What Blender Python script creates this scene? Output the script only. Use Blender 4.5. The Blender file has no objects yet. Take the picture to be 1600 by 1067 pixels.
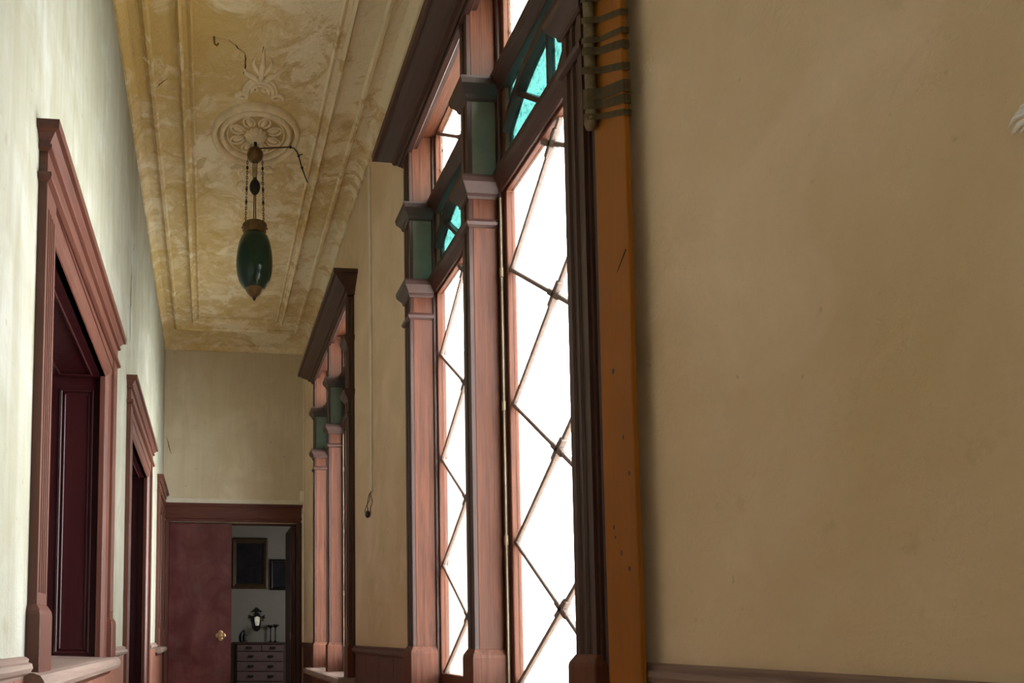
import bpy, math, random
from mathutils import Vector
random.seed(7)
SC = bpy.context.scene
COL = SC.collection
PI = math.pi

# ------------------------------------------------------------------ camera
F, CX, CY = 1155.17, 415.9, 916.2
YAW, PITCH, ROLL = 0.0776, 0.0684, 0.0044
cam_d = bpy.data.cameras.new('camera')
cam = bpy.data.objects.new('camera', cam_d)
COL.objects.link(cam)
fwd = Vector((math.sin(YAW) * math.cos(PITCH), math.cos(YAW) * math.cos(PITCH), math.sin(PITCH)))
rt = Vector((math.cos(YAW), -math.sin(YAW), 0))
up = rt.cross(fwd)
r2 = math.cos(ROLL) * rt + math.sin(ROLL) * up
u2 = -math.sin(ROLL) * rt + math.cos(ROLL) * up
from mathutils import Matrix
m = Matrix((r2, u2, -fwd)).transposed().to_4x4()
m.translation = Vector((0, 0, 1.08))
cam.matrix_world = m
cam_d.sensor_fit = 'HORIZONTAL'
cam_d.sensor_width = 36.0
cam_d.lens = 36.0 * F / 1600.0
cam_d.shift_x = (800 - CX) / 1600.0
cam_d.shift_y = (CY - 533.5) / 1600.0
cam_d.clip_start = 0.02
SC.camera = cam

# ------------------------------------------------------------------ world and exposure
W = bpy.data.worlds.new('overcast_sky')
SC.world = W
W.use_nodes = True
bg = W.node_tree.nodes['Background']
bg.inputs[0].default_value = (1.0, 0.985, 0.965, 1)
bg.inputs[1].default_value = 9.0
SC.view_settings.view_transform = 'Standard'
SC.view_settings.look = 'None'
SC.view_settings.gamma = 1.0
SC.view_settings.exposure = 1.28
SC.view_settings.use_curve_mapping = False
SC.cycles.max_bounces = 14
SC.cycles.diffuse_bounces = 9
SC.cycles.transparent_max_bounces = 24
SC.cycles.sample_clamp_indirect = 6.0

WINC = 2.6725            # centre of the near window along the corridor
WSTEP = 3.27
def portal(y, z, sy, sz, x=1.20, rot=(0, PI / 2, 0)):
    l = bpy.data.lights.new('sky_portal', 'AREA')
    l.shape = 'RECTANGLE'; l.size = sz; l.size_y = sy
    l.cycles.is_portal = True
    o = bpy.data.objects.new('sky_portal', l)
    COL.objects.link(o); o.location = (x, y, z); o.rotation_euler = rot
for k in (-1.32, 0, 1):
    portal(WINC + k * WSTEP, 2.2, 1.8, 2.85)

# ------------------------------------------------------------------ mesh helpers
class MB:
    def __init__(s): s.v = []; s.f = []; s.smooth = False
    def add(s, vs, fs):
        b = len(s.v); s.v += [tuple(p) for p in vs]; s.f += [tuple(i + b for i in q) for q in fs]; return s
    def box(s, x0, x1, y0, y1, z0, z1):
        x0, x1 = sorted((x0, x1)); y0, y1 = sorted((y0, y1)); z0, z1 = sorted((z0, z1))
        return s.add([(x0,y0,z0),(x1,y0,z0),(x1,y1,z0),(x0,y1,z0),(x0,y0,z1),(x1,y0,z1),(x1,y1,z1),(x0,y1,z1)],
              [(3,2,1,0),(4,5,6,7),(0,1,5,4),(1,2,6,5),(2,3,7,6),(3,0,4,7)])
    def prism(s, poly, a0, a1, axis, d=0.0):
        """poly: 2D points; axis 'x': (y,z), 'y': (x,z), 'z': (x,y); d: rise along the run"""
        n = len(poly); vs = []
        for a, dd in ((a0, -d), (a1, d)):
            for p, q in poly:
                vs.append({'x': (a, p, q + dd), 'y': (p, a, q + dd), 'z': (p, q, a)}[axis])
        fs = [(i, (i + 1) % n, (i + 1) % n + n, i + n) for i in range(n)]
        fs += [tuple(range(n))[::-1], tuple(range(n, 2 * n))]
        return s.add(vs, fs)
    def stack(s, xb, xf, y0, y1, prof, d=0.0):
        """stacked rectangles: back edge fixed at xb, front xf and both y sides grow with the offset"""
        sg = -1 if xf < xb else 1
        vs = []; fs = []
        for z, o in prof:
            a, b = y0 - o, y1 + o; x = xf + sg * o
            vs += [(xb, a, z - d), (x, a, z - d), (x, b, z + d), (xb, b, z + d)]
        n = len(prof)
        for k in range(n - 1):
            for i in range(4):
                j = (i + 1) % 4
                fs.append((4*k+i, 4*k+j, 4*k+4+j, 4*k+4+i))
        fs.append((3, 2, 1, 0)); fs.append(tuple(4*(n-1)+i for i in range(4)))
        return s.add(vs, fs)
    def ring(s, x0, x1, y0, y1, prof):
        """closed rectangular moulding loop; prof: (outward offset, z)"""
        n = len(prof); vs = []; fs = []
        for o, z in prof:
            vs += [(x0-o,y0-o,z),(x1+o,y0-o,z),(x1+o,y1+o,z),(x0-o,y1+o,z)]
        for k in range(n):
            k2 = (k + 1) % n
            for i in range(4):
                j = (i + 1) % 4
                fs.append((4*k+i, 4*k+j, 4*k2+j, 4*k2+i))
        return s.add(vs, fs)
    def lathe(s, prof, c=(0,0,0), n=24, sx=1, sy=1):
        vs = []; fs = []
        for r, z in prof:
            for i in range(n):
                a = 2 * PI * i / n
                vs.append((c[0] + sx * r * math.cos(a), c[1] + sy * r * math.sin(a), c[2] + z))
        for k in range(len(prof) - 1):
            for i in range(n):
                j = (i + 1) % n
                fs.append((k*n+i, k*n+j, k*n+n+j, k*n+n+i))
        fs.append(tuple(range(n))[::-1]); fs.append(tuple((len(prof)-1)*n + i for i in range(n)))
        s.smooth = True
        return s.add(vs, fs)
    def tube(s, pts, r, n=8, flat=None):
        pts = [Vector(p) for p in pts]; vs = []; fs = []
        rs = r if isinstance(r, (list, tuple)) else [r] * len(pts)
        prev = None
        for k, p in enumerate(pts):
            t = (pts[min(k+1, len(pts)-1)] - pts[max(k-1, 0)]).normalized()
            if prev is None:
                a = Vector((0,0,1)) if abs(t.z) < .9 else Vector((1,0,0))
            else: a = prev
            b = t.cross(a).normalized(); a = b.cross(t).normalized(); prev = a
            for i in range(n):
                th = 2 * PI * i / n
                vs.append(p + rs[k] * (math.cos(th) * a + math.sin(th) * b))
        for k in range(len(pts) - 1):
            for i in range(n):
                j = (i + 1) % n
                fs.append((k*n+i, k*n+j, k*n+n+j, k*n+n+i))
        fs.append(tuple(range(n))[::-1]); fs.append(tuple((len(pts)-1)*n + i for i in range(n)))
        s.smooth = True
        return s.add(vs, fs)
    def ell(s, c, rx, ry, rz, n=12, m=8, lo=-1.0):
        prof = []
        for k in range(m + 1):
            t = -PI/2 + PI * k / m
            prof.append((max(math.cos(t), 1e-4), math.sin(t)))
        b = len(s.v); MB.lathe(s, prof, (0,0,0), n)
        for i in range(b, len(s.v)):
            x, y, z = s.v[i]; s.v[i] = (c[0]+x*rx, c[1]+y*ry, c[2]+z*rz)
        return s

def wloc(o):
    p = Vector((0,0,0))
    while o: p += o.location; o = o.parent
    return p
def tag(o, label=None, cat=None, group=None, kind=None):
    if label: o['label'] = label
    if cat: o['category'] = cat
    if group: o['group'] = group
    if kind: o['kind'] = kind
    return o
def empty(name, loc, *t, parent=None, **k):
    o = bpy.data.objects.new(name, None); COL.objects.link(o)
    o.empty_display_size = .1
    o.location = Vector(loc) - (wloc(parent) if parent else Vector((0,0,0)))
    if parent: o.parent = parent
    return tag(o, *t, **k)
def obj(name, mb, mat, parent=None, bevel=0, smooth=None, seg=1):
    """one mesh object; mb is in world coordinates"""
    vs = [Vector(v) for v in mb.v]
    xs = [v.x for v in vs]; ys = [v.y for v in vs]; zs = [v.z for v in vs]
    org = Vector(((min(xs)+max(xs))/2, (min(ys)+max(ys))/2, min(zs)))
    me = bpy.data.meshes.new(name)
    me.from_pydata([v - org for v in vs], [], mb.f)
    import bmesh
    bm = bmesh.new(); bm.from_mesh(me); bmesh.ops.recalc_face_normals(bm, faces=bm.faces); bm.to_mesh(me); bm.free()
    o = bpy.data.objects.new(name, me); COL.objects.link(o)
    me.materials.append(M[mat])
    o.location = org - (wloc(parent) if parent else Vector((0,0,0)))
    if parent: o.parent = parent
    if bevel:
        b = o.modifiers.new('bevel', 'BEVEL'); b.width = bevel; b.segments = seg; b.limit_method = 'ANGLE'; b.angle_limit = math.radians(40)
    if smooth if smooth is not None else mb.smooth:
        me.shade_smooth()
        me.set_sharp_from_angle(angle=math.radians(50))
    return o
def copy_tree(o, parent=None):
    c = o.copy(); COL.objects.link(c); c.parent = parent
    for ch in list(o.children): copy_tree(ch, c)
    return c

# ------------------------------------------------------------------ materials
M = {}
class NT:
    def __init__(s, name):
        s.m = bpy.data.materials.new(name); s.m.use_nodes = True
        s.t = s.m.node_tree; s.b = s.t.nodes['Principled BSDF']; s.out = s.t.nodes['Material Output']
        s.tc = s.n('ShaderNodeTexCoord'); M[name] = s.m
    def n(s, t, **k):
        o = s.t.nodes.new(t)
        for a, b in k.items(): setattr(o, a, b)
        return o
    def l(s, a, b): s.t.links.new(a, b)
    def map(s, scale=(1,1,1), loc=(0,0,0), src='Object'):
        mp = s.n('ShaderNodeMapping'); mp.inputs['Scale'].default_value = scale; mp.inputs['Location'].default_value = loc
        s.l(s.tc.outputs[src], mp.inputs[0]); return mp.outputs[0]
    def noise(s, vec, scale, detail=6, rough=.6, dist=0):
        t = s.n('ShaderNodeTexNoise'); t.inputs['Scale'].default_value = scale; t.inputs['Detail'].default_value = detail
        t.inputs['Roughness'].default_value = rough; t.inputs['Distortion'].default_value = dist
        s.l(vec, t.inputs['Vector']); return t.outputs[0]
    def ramp(s, fac, stops):
        r = s.n('ShaderNodeValToRGB'); e = r.color_ramp.elements
        while len(e) < len(stops): e.new(.5)
        for i, (p, c) in enumerate(stops):
            e[i].position = p
            if not isinstance(c, tuple): c = (c, c, c)
            e[i].color = (*c, 1)
        s.l(fac, r.inputs[0]); return r.outputs[0]
    def mix(s, fac, a, b, mode='MIX'):
        x = s.n('ShaderNodeMix', data_type='RGBA', blend_type=mode)
        for sock, v in ((x.inputs[0], fac), (x.inputs[6], a), (x.inputs[7], b)):
            if isinstance(v, (int, float)): sock.default_value = v
            elif isinstance(v, tuple): sock.default_value = (*v, 1)
            else: s.l(v, sock)
        return x.outputs[2]
    def math(s, op, a, b=0.0):
        x = s.n('ShaderNodeMath', operation=op)
        for sock, v in ((x.inputs[0], a), (x.inputs[1], b)):
            if isinstance(v, (int, float)): sock.default_value = v
            else: s.l(v, sock)
        return x.outputs[0]
    def bump(s, h, strength=.2, dist=.01):
        b = s.n('ShaderNodeBump'); b.inputs['Strength'].default_value = strength; b.inputs['Distance'].default_value = dist
        s.l(h, b.inputs['Height']); s.l(b.outputs[0], s.b.inputs['Normal'])
    def set(s, color=None, rough=.6, metal=0, spec=.4, trans=0):
        if isinstance(color, tuple): s.b.inputs['Base Color'].default_value = (*color, 1)
        elif color is not None: s.l(color, s.b.inputs['Base Color'])
        if isinstance(rough, (int, float)): s.b.inputs['Roughness'].default_value = rough
        else: s.l(rough, s.b.inputs['Roughness'])
        s.b.inputs['Metallic'].default_value = metal
        s.b.inputs['Specular IOR Level'].default_value = spec
        s.b.inputs['Transmission Weight'].default_value = trans

def plaster(name, base, dark, stain, streak=.0, pale=None, stain_at=.62):
    t = NT(name)
    big = t.noise(t.map((1,1,1)), 1.3, 6, .62, .4)
    mid = t.noise(t.map((1,1,1)), 6.5, 6, .65)
    fine = t.noise(t.map((1,1,1)), 90, 3, .6)
    c = t.mix(t.ramp(big, [(.33, 0.0), (.68, 1.0)]), base, dark)
    c = t.mix(t.ramp(mid, [(stain_at, 0.0), (.80, .75)]), c, stain)
    if pale: c = t.mix(t.ramp(t.noise(t.map((1,1,1), (4,7,2)), 2.4, 5, .6, .6), [(.5, 0.0), (.68, .8)]), c, pale)
    if streak:
        st = t.noise(t.map((4, 4, .45)), 2.0, 6, .62, 1.2)
        c = t.mix(t.ramp(st, [(.42, 0.0), (.72, streak)]), c, stain)
    sp = t.noise(t.map((1,1,1), (3,1,9)), 26, 2, .5)
    c = t.mix(t.ramp(sp, [(.72, 0.0), (.80, .5)]), c, tuple(v * .55 for v in stain))
    t.set(c, .85, spec=.2)
    h = t.math('ADD', t.math('MULTIPLY', fine, .45), t.math('MULTIPLY', mid, 1.0))
    t.bump(h, .35, .012)
plaster('plaster_left', (.37,.362,.305), (.30,.292,.225), (.215,.20,.125), streak=.5, pale=(.42,.42,.39), stain_at=.58)
plaster('plaster_right', (.71,.57,.405), (.60,.455,.28), (.47,.335,.165), pale=(.77,.615,.46), stain_at=.64)
plaster('plaster_end', (.64,.565,.43), (.55,.47,.33), (.43,.35,.22), streak=.3, pale=(.67,.595,.46))
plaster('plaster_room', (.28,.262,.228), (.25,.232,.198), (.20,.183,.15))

def ceiling_mat(name, mould=False):
    t = NT(name)
    wv = t.tc.outputs['Object']
    mp = t.map((1,1,1))
    sep = t.n('ShaderNodeSeparateXYZ'); t.l(mp, sep.inputs[0])
    geo = t.n('ShaderNodeNewGeometry'); sp = t.n('ShaderNodeSeparateXYZ'); t.l(geo.outputs['Position'], sp.inputs[0])
    X, Y = sp.outputs[0], sp.outputs[1]
    p = geo.outputs['Position']
    big = t.noise(p, 1.5, 7, .62, .9)
    mid = t.noise(p, 4.2, 7, .66, .8)
    fine = t.noise(p, 16, 5, .65, .3)
    # stained zone near the left front of the panel, cleaner plaster at its right
    bias = t.math('MULTIPLY', t.math('SUBTRACT', .36, X), .85)          # more to the left
    near = t.n('ShaderNodeMapRange'); near.inputs[1].default_value = 4.2; near.inputs[2].default_value = 3.4
    near.inputs[3].default_value = .06; near.inputs[4].default_value = 1.0; t.l(Y, near.inputs[0])
    bias = t.math('MULTIPLY', bias, near.outputs[0])
    s = t.math('ADD', t.math('ADD', t.math('MULTIPLY', big, .6), t.math('MULTIPLY', mid, .5)), bias)
    c = t.mix(t.ramp(s, [(.50, 0.0), (.56, .75), (.72, 1.0)]), (.87,.77,.58), (.63,.45,.18))
    c = t.mix(t.ramp(mid, [(.50, 0.0), (.64, .75)]), c, (.88,.78,.58))
    c = t.mix(t.ramp(t.noise(p, 3.1, 8, .7, 1.4), [(.56, 0.0), (.62, .7)]), c, (.60,.42,.17))
    c = t.mix(t.ramp(fine, [(.62, 0.0), (.74, .5)]), c, (.55,.38,.16))
    c = t.mix(t.ramp(t.noise(p, 9.0, 4, .6, .5), [(.66, 0.0), (.70, .7)]), c, (.92,.87,.72))
    t.set(c, .85, spec=.2)
    t.bump(t.math('ADD', t.math('MULTIPLY', mid, 1.2), t.math('MULTIPLY', fine, .6)), .8, .03)
ceiling_mat('stucco_ceiling')

def wood(name, light, dark, axis='z', rough=.5, spec=.4, scl=1.0, knots=True, wear=None):
    t = NT(name)
    s = {'z': (14, 14, .7), 'y': (14, .7, 14), 'x': (.7, 14, 14)}[axis]
    s = tuple(v * scl for v in s)
    g = t.noise(t.map(s), 2.6, 7, .62, .8)
    g2 = t.noise(t.map(tuple(v * 3 for v in s)), 3.2, 4, .6)
    v = t.math('ADD', t.math('MULTIPLY', g, .65), t.math('MULTIPLY', g2, .35))
    c = t.mix(t.ramp(v, [(.34, 0.0), (.66, 1.0)]), dark, light)
    b = t.noise(t.map((1,1,1)), 3.0, 4, .6)
    c = t.mix(t.ramp(b, [(.4, 0.0), (.75, .45)]), c, tuple(q * .62 for q in light))
    if wear: c = t.mix(t.ramp(t.noise(t.map((1,1,1), (2,5,1)), 7, 6, .7), [(.60, 0.0), (.75, .7)]), c, wear)
    t.set(c, t.ramp(g, [(.2, rough - .08), (.8, rough + .12)]), spec=spec)
    t.bump(v, .18, .006)
for ax in 'xyz':
    wood('wood_' + ax, (.168,.056,.027), (.055,.016,.0085), ax, .5, .3)
    wood('wood_stain_' + ax, (.075,.031,.024), (.040,.017,.0135), ax, .40, .45)  # dark stain of the mouldings; also paints the shade on the post fronts
    wood('wood_left_' + ax, (.125,.043,.028), (.072,.023,.0155), ax, .42)
wood('wood_sill', (.31,.225,.19), (.18,.118,.097), 'y', .6)
wood('wood_red', (.042,.0055,.0075), (.028,.0035,.005), 'z', .32, .5)
wood('wood_dark', (.070,.030,.024), (.035,.015,.013), 'z', .45)
wood('wood_header', (.125,.034,.022), (.062,.016,.0115), 'x', .42)
wood('plank_ochre', (.33,.112,.007), (.26,.085,.005), 'z', .55, .3)
wood('lattice_wood', (.22,.165,.14), (.14,.10,.085), 'z', .4, .5)
wood('chest_wood', (.16,.105,.105), (.10,.062,.062), 'x', .45)
wood('wainscot_wood', (.27,.112,.075), (.165,.062,.040), 'z', .5)
wood('floor_wood', (.62,.50,.37), (.50,.39,.27), 'y', .5)  # unseen boards kept pale to bounce light up to the ceiling
# worn red paint of the far door
t = NT('door_paint')
n1 = t.noise(t.map((1,1,1)), 3.2, 6, .6, .5); n2 = t.noise(t.map((2.5,2.5,.5)), 2.5, 6, .6, .4)
c = t.mix(t.ramp(n1, [(.36, 0.0), (.66, 1.0)]), (.078,.007,.009), (.165,.050,.053))
c = t.mix(t.ramp(n2, [(.44, 0.0), (.70, .8)]), c, (.066,.006,.0075))
c = t.mix(t.ramp(t.noise(t.map((1,1,1), (3,3,1)), 5.5, 4, .6), [(.58, 0.0), (.70, .5)]), c, (.085,.046,.048))
t.set(c, .38, spec=.5); t.bump(n1, .15, .004)
# glass
def glass(name, col, spec_amt, rough=.03, pattern=None, pat_col=(0,0,0), pscale=60):
    t = NT(name); t.t.nodes.remove(t.b)
    tr = t.n('ShaderNodeBsdfTransparent'); gl = t.n('ShaderNodeBsdfGlossy'); gl.inputs['Roughness'].default_value = rough
    if pattern:
        mp = t.map((1, 1, 1), src='Object')
        v = t.noise(mp, pscale, 3, .6, 2.2)
        cc = t.mix(t.ramp(v, pattern), col, pat_col)
        t.l(cc, tr.inputs[0])
        bp = t.n('ShaderNodeBump'); bp.inputs['Strength'].default_value = .6; bp.inputs['Distance'].default_value = .004
        t.l(v, bp.inputs['Height']); t.l(bp.outputs[0], gl.inputs['Normal'])
    else: tr.inputs[0].default_value = (*col, 1)
    lw = t.n('ShaderNodeFresnel'); lw.inputs[0].default_value = 1.45
    f = t.math('MULTIPLY', lw.outputs[0], spec_amt)
    mx = t.n('ShaderNodeMixShader'); t.l(f, mx.inputs[0]); t.l(tr.outputs[0], mx.inputs[1]); t.l(gl.outputs[0], mx.inputs[2])
    t.l(mx.outputs[0], t.out.inputs[0])
glass('glass_clear', (.93,.95,.95), .6)
glass('glass_figured', (.86,.88,.84), .5, .15, [(.60, 0.0), (.66, 1.0)], (.06,.06,.055), 34)
glass('glass_teal', (.165,.305,.29), .5, .15, [(.55, 0.0), (.62, 1.0)], (.05,.17,.165), 40)
def simple(name, col, rough=.5, metal=0, spec=.4, nz=0.0, ns=20):
    t = NT(name)
    if nz:
        n = t.noise(t.map((1,1,1)), ns, 4, .6)
        t.set(t.mix(t.ramp(n, [(.3, 0.0), (.7, 1.0)]), col, tuple(v * (1 - nz) for v in col)), rough, metal, spec)
        t.bump(n, .15, .004)
    else: t.set(col, rough, metal, spec)
simple('paint_green', (.17,.145,.10), .45, 0, .4, .35, 6)
simple('stucco_relief', (.90,.77,.54), .85, 0, .2, .25, 14)
simple('stucco_field', (.60,.43,.19), .9, 0, .15, .35, 12)
simple('iron_dark', (.022,.017,.014), .45, .3, .5, .4)
simple('brass_old', (.20,.115,.050), .42, .75, .5, .5, 30)
simple('brass_bright', (.62,.42,.24), .3, .8, .5, .4, 60)
simple('rod_metal', (.42,.33,.22), .4, .5, .5, .3, 20)
simple('conduit_white', (.84,.79,.66), .5, 0, .4, .15, 8)
simple('porcelain_black', (.006,.006,.007), .08, 0, .8)
simple('white_metal', (.85,.85,.85), .2, .6, .5)
simple('cord_brown', (.075,.055,.030), .7, 0, .2, .3, 60)
simple('cloth_strap', (.115,.085,.050), .9, 0, .1, .45, 45)
simple('cloth_roll', (.24,.19,.12), .95, 0, .1, .55, 30)
simple('plaster_white', (.93,.93,.93), .9, 0, .2, .2, 70)
simple('crack_dark', (.05,.04,.028), .95, 0, .05, .3, 40)
simple('stain_rust', (.25,.14,.05), .9, 0, .1, .4, 40)
simple('black_frame', (.012,.010,.009), .4, 0, .4, .3, 20)
simple('frame_gilt', (.075,.045,.020), .45, .3, .4, .4, 25)
simple('bronze', (.020,.016,.014), .4, .4, .5, .3, 30)
simple('mirror_glass', (.80,.84,.86), .12, 1.0, .5)
simple('trim_white', (.68,.64,.54), .6, 0, .3, .15, 9)
simple('ivory', (.55,.47,.34), .4, 0, .4, .1, 9)
t = NT('canvas_dark'); n = t.noise(t.map((1,1,1)), 5, 6, .65, .6)
t.set(t.mix(t.ramp(n, [(.4, 0.0), (.75, 1.0)]), (.006,.006,.010), (.022,.018,.026)), .4, spec=.3)
# green lamp glass
t = NT('glass_green')
n = t.noise(t.map((3,3,7)), 3, 5, .6, .4)
t.set(t.mix(t.ramp(n, [(.35, 0.0), (.7, 1.0)]), (.003,.022,.012), (.006,.045,.024)), .22, spec=.4)
t.b.inputs['Transmission Weight'].default_value = .35
t.b.inputs['Coat Weight'].default_value = .0

# ------------------------------------------------------------------ room shell
XL, XR, YE, ZC = -0.49, 1.01, 7.8, 4.2
YB = -3.9
def wall_cells(mb, ybr, zbr, holes, x0, x1, axis='y'):
    for a0, a1 in zip(ybr, ybr[1:]):
        for z0, z1 in zip(zbr, zbr[1:]):
            am, zm = (a0 + a1) / 2, (z0 + z1) / 2
            if any(h[0] < am < h[1] and h[2] < zm < h[3] for h in holes): continue
            if axis == 'y': mb.box(x0, x1, a0, a1, z0, z1)
            else: mb.box(a0, a1, x0, x1, z0, z1)
    return mb
def structure(o, label, cat): return tag(o, label, cat, kind='structure')
# right wall
WH = .885
wins = [WINC + k * WSTEP for k in (-1.32, 0, 1)]
holes = [(c - WH, c + WH, .75, 3.63) for c in wins]
yb = sorted([YB, YE] + [h[0] for h in holes] + [h[1] for h in holes] + [1.645])
mb = MB()
for a0, a1 in zip(yb, yb[1:]):
    am = (a0 + a1) / 2
    xf = 1.024 if 1.645 <= a0 and a1 < 1.9 else XR        # recessed strip behind the plank
    for z0, z1 in ((0, .75), (.75, 3.63), (3.63, ZC)):
        if any(h[0] < am < h[1] and h[2] < (z0+z1)/2 < h[3] for h in holes): continue
        mb.box(xf, 1.15, a0, a1, z0, z1)
wall_right = structure(obj('wall_right', mb, 'plaster_right'), 'tan plaster wall on the right with the tall lattice windows', 'wall')
# left wall
def hole(y0, y1, cw, bw, z0, z1): return (y0 + cw + bw - .055, y1 - cw - bw + .055, z0, z1)
OP = [hole(2.045, 3.66, .125, .085, .965, 2.32), hole(4.30, 6.03, .125, .085, 0, 2.35), hole(6.88, 7.76, .11, .07, .965, 2.35)]
yb = sorted([YB, YE + .2] + [h[0] for h in OP] + [h[1] for h in OP]); zb = [0, .965, 2.32, 2.35, ZC]
wall_left = structure(obj('wall_left', wall_cells(MB(), yb, zb, OP, XL - .30, XL), 'plaster_left'), 'pale streaked plaster wall on the left with red-brown openings', 'wall')
# end wall with the double door
DX0, DX1, DZ = -.43, .935, 2.30
mb = wall_cells(MB(), [XL, DX0, DX1, XR], [0, DZ, ZC], [(DX0, DX1, 0, DZ)], YE, YE + .18, 'x')
wall_end = structure(obj('wall_end', mb, 'plaster_end'), 'beige plaster end wall above the dark red double door', 'wall')
wall_back = structure(obj('wall_back', MB().box(XL, XR, YB - .2, YB, 0, ZC), 'plaster_end'), 'beige plaster wall closing the corridor behind the viewer', 'wall')
floor = structure(obj('floor', MB().box(-2.6, 3.4, YB - .2, 12.3, -.1, 0), 'floor_wood'), 'pale wooden floor below the picture edge, toned to bounce light upward', 'floor')
ceiling = structure(obj('ceiling', MB().box(XL - .3, XR + .3, YB - .2, YE + .18, ZC, ZC + .12), 'stucco_ceiling'), 'ochre-stained stucco ceiling with raised border mouldings and rosette', 'ceiling')
# ceiling mouldings
zc = ZC
def bead(w, h): return [(-w, zc + .005), (-w, zc - h * .4), (-w * .5, zc - h), (w * .3, zc - h * .9), (w * .7, zc - h * .35), (w, zc - h * .35), (w, zc + .005)]
cxm = .26
obj('outer_border_moulding', MB().ring(cxm - .609, cxm + .609, -2.4, 7.33, bead(.022, .026)), 'stucco_ceiling', ceiling)
obj('inner_border_moulding', MB().ring(cxm - .409, cxm + .409, -2.1, 7.10,
    [(-.042, zc+.005), (-.042, zc-.014), (-.030, zc-.026), (-.020, zc-.018), (-.012, zc-.008), (.008, zc-.008), (.014, zc-.028), (.030, zc-.034), (.042, zc-.014), (.042, zc+.005)]), 'stucco_ceiling', ceiling)
# small cornice where walls meet ceiling
cp = [(0, zc + .005), (-.055, zc + .005), (-.055, zc - .004), (-.046, zc - .008), (-.030, zc - .022), (-.016, zc - .040), (-.012, zc - .052), (0, zc - .052)]
obj('cornice_strip', MB().ring(XL, XR, YB, YE, cp), 'stucco_ceiling', ceiling)

# rosette
ros = empty('rosette', (.264, 4.39, zc), parent=ceiling); RX, RY = .264, 4.39
def torus_prof(r, w, h): return [(r - w, 0.004), (r - w, -h * .4), (r - w * .5, -h * .9), (r, -h), (r + w * .5, -h * .9), (r + w, -h * .4), (r + w, 0.004)]
def flat_ring(prof, n=64):
    mb = MB(); k = len(prof); vs = []; fs = []
    for r, z in prof:
        for i in range(n):
            a = 2*PI*i/n; vs.append((RX + r*math.cos(a), RY + r*math.sin(a), zc + z))
    for j in range(k):
        j2 = (j+1) % k
        for i in range(n):
            i2 = (i+1) % n; fs.append((j*n+i, j*n+i2, j2*n+i2, j2*n+i))
    mb.add(vs, fs); mb.smooth = True; return mb
obj('ring', flat_ring(torus_prof(.258, .017, .040)), 'stucco_relief', ros)
obj('ring', flat_ring(torus_prof(.209, .014, .032)), 'stucco_relief', ros)
obj('ring', flat_ring(torus_prof(.176, .005, .012)), 'stucco_relief', ros)
obj('field', flat_ring([(.222, .002), (.222, -.003), (.242, -.003), (.242, .002)]), 'stucco_field', ros)
obj('field', flat_ring([(.040, .002), (.040, -.003), (.195, -.003), (.195, .002)]), 'stucco_field', ros)
for k in range(8):
    a = 2*PI*(k + .5)/8
    def pp(d, t_, z): return (RX + d*math.cos(a) - t_*math.sin(a), RY + d*math.sin(a) + t_*math.cos(a), zc + z)
    rim = []
    for i in range(17):
        th = -PI * .62 + PI * 1.24 * i / 16
        rim.append(pp(.122 + .044 * math.cos(th), .033 * math.sin(th), -.008))
    rim = [pp(.078, -.014, -.006)] + rim + [pp(.078, .014, -.006)]
    mb = MB().tube(rim, [.004] + [.0075] * (len(rim) - 2) + [.004], 8)
    b0 = len(mb.v); mb.ell((0, 0, 0), .038, .017, .018, 12, 8)
    for q in range(b0, len(mb.v)):
        x, y, z = mb.v[q]; mb.v[q] = pp(.116 + x, y, z)
    obj('petal', mb, 'stucco_relief', ros)
mb = MB(); vs = []; fs = []; n = 48
for r, z in [(.062, .003), (.066, -.014), (.056, -.028), (.040, -.030), (.020, -.034), (.001, -.036)]:
    for i in range(n):
        a = 2*PI*i/n; rr = r * (1 + .09 * math.cos(12 * a)); vs.append((RX + rr*math.cos(a), RY + rr*math.sin(a), zc + z))
for k in range(5):
    for i in range(n): fs.append((k*n+i, k*n+(i+1) % n, (k+1)*n+(i+1) % n, (k+1)*n+i))
mb.add(vs, fs); mb.smooth = True
obj('shell_hub', mb, 'stucco_relief', ros)
# palmette ornaments before and behind the rosette
def palmette(sgn):
    P = empty('palmette', (RX, RY + sgn * .30, zc), parent=ceiling)
    def at(x, d): return (RX + x, RY + sgn * d, zc - .004)
    for r, w in ((.075, .015), (.050, .010), (.096, .010)):
        obj('arch_band', MB().tube([at(r*math.cos(t), .36 + r*1.15*math.sin(t)) for t in [PI*i/16 for i in range(17)]], w), 'stucco_relief', P)
    for s in (-1, 1):
        pts = [at(s*(.10 + .035*math.cos(t)*(1 - t/12)), .325 + .03*math.sin(t)*(1 - t/12)) for t in [i*.45 for i in range(18)]]
        obj('scroll', MB().tube(pts, [.016 - .0006*i for i in range(18)]), 'stucco_relief', P)
        pts = [at(s*(.03 + .022*math.cos(t)*(1 - t/11)), .385 + .022*math.sin(t)*(1 - t/11)) for t in [i*.5 for i in range(16)]]
        obj('scroll', MB().tube(pts, [.012 - .0005*i for i in range(16)]), 'stucco_relief', P)
        obj('leaf', MB().tube([at(s*.02, .455), at(s*.055, .485), at(s*.085, .50), at(s*.10, .535)], [.014, .016, .012, .003]), 'stucco_relief', P)
        obj('leaf', MB().tube([at(s*.01, .50), at(s*.04, .545), at(s*.05, .58), at(s*.04, .62)], [.012, .014, .010, .002]), 'stucco_relief', P)
    obj('leaf', MB().tube([at(0, .46), at(0, .52), at(.002, .60), at(0, .68)], [.014, .020, .013, .002]), 'stucco_relief', P)
palmette(-1); palmette(1)
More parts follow.
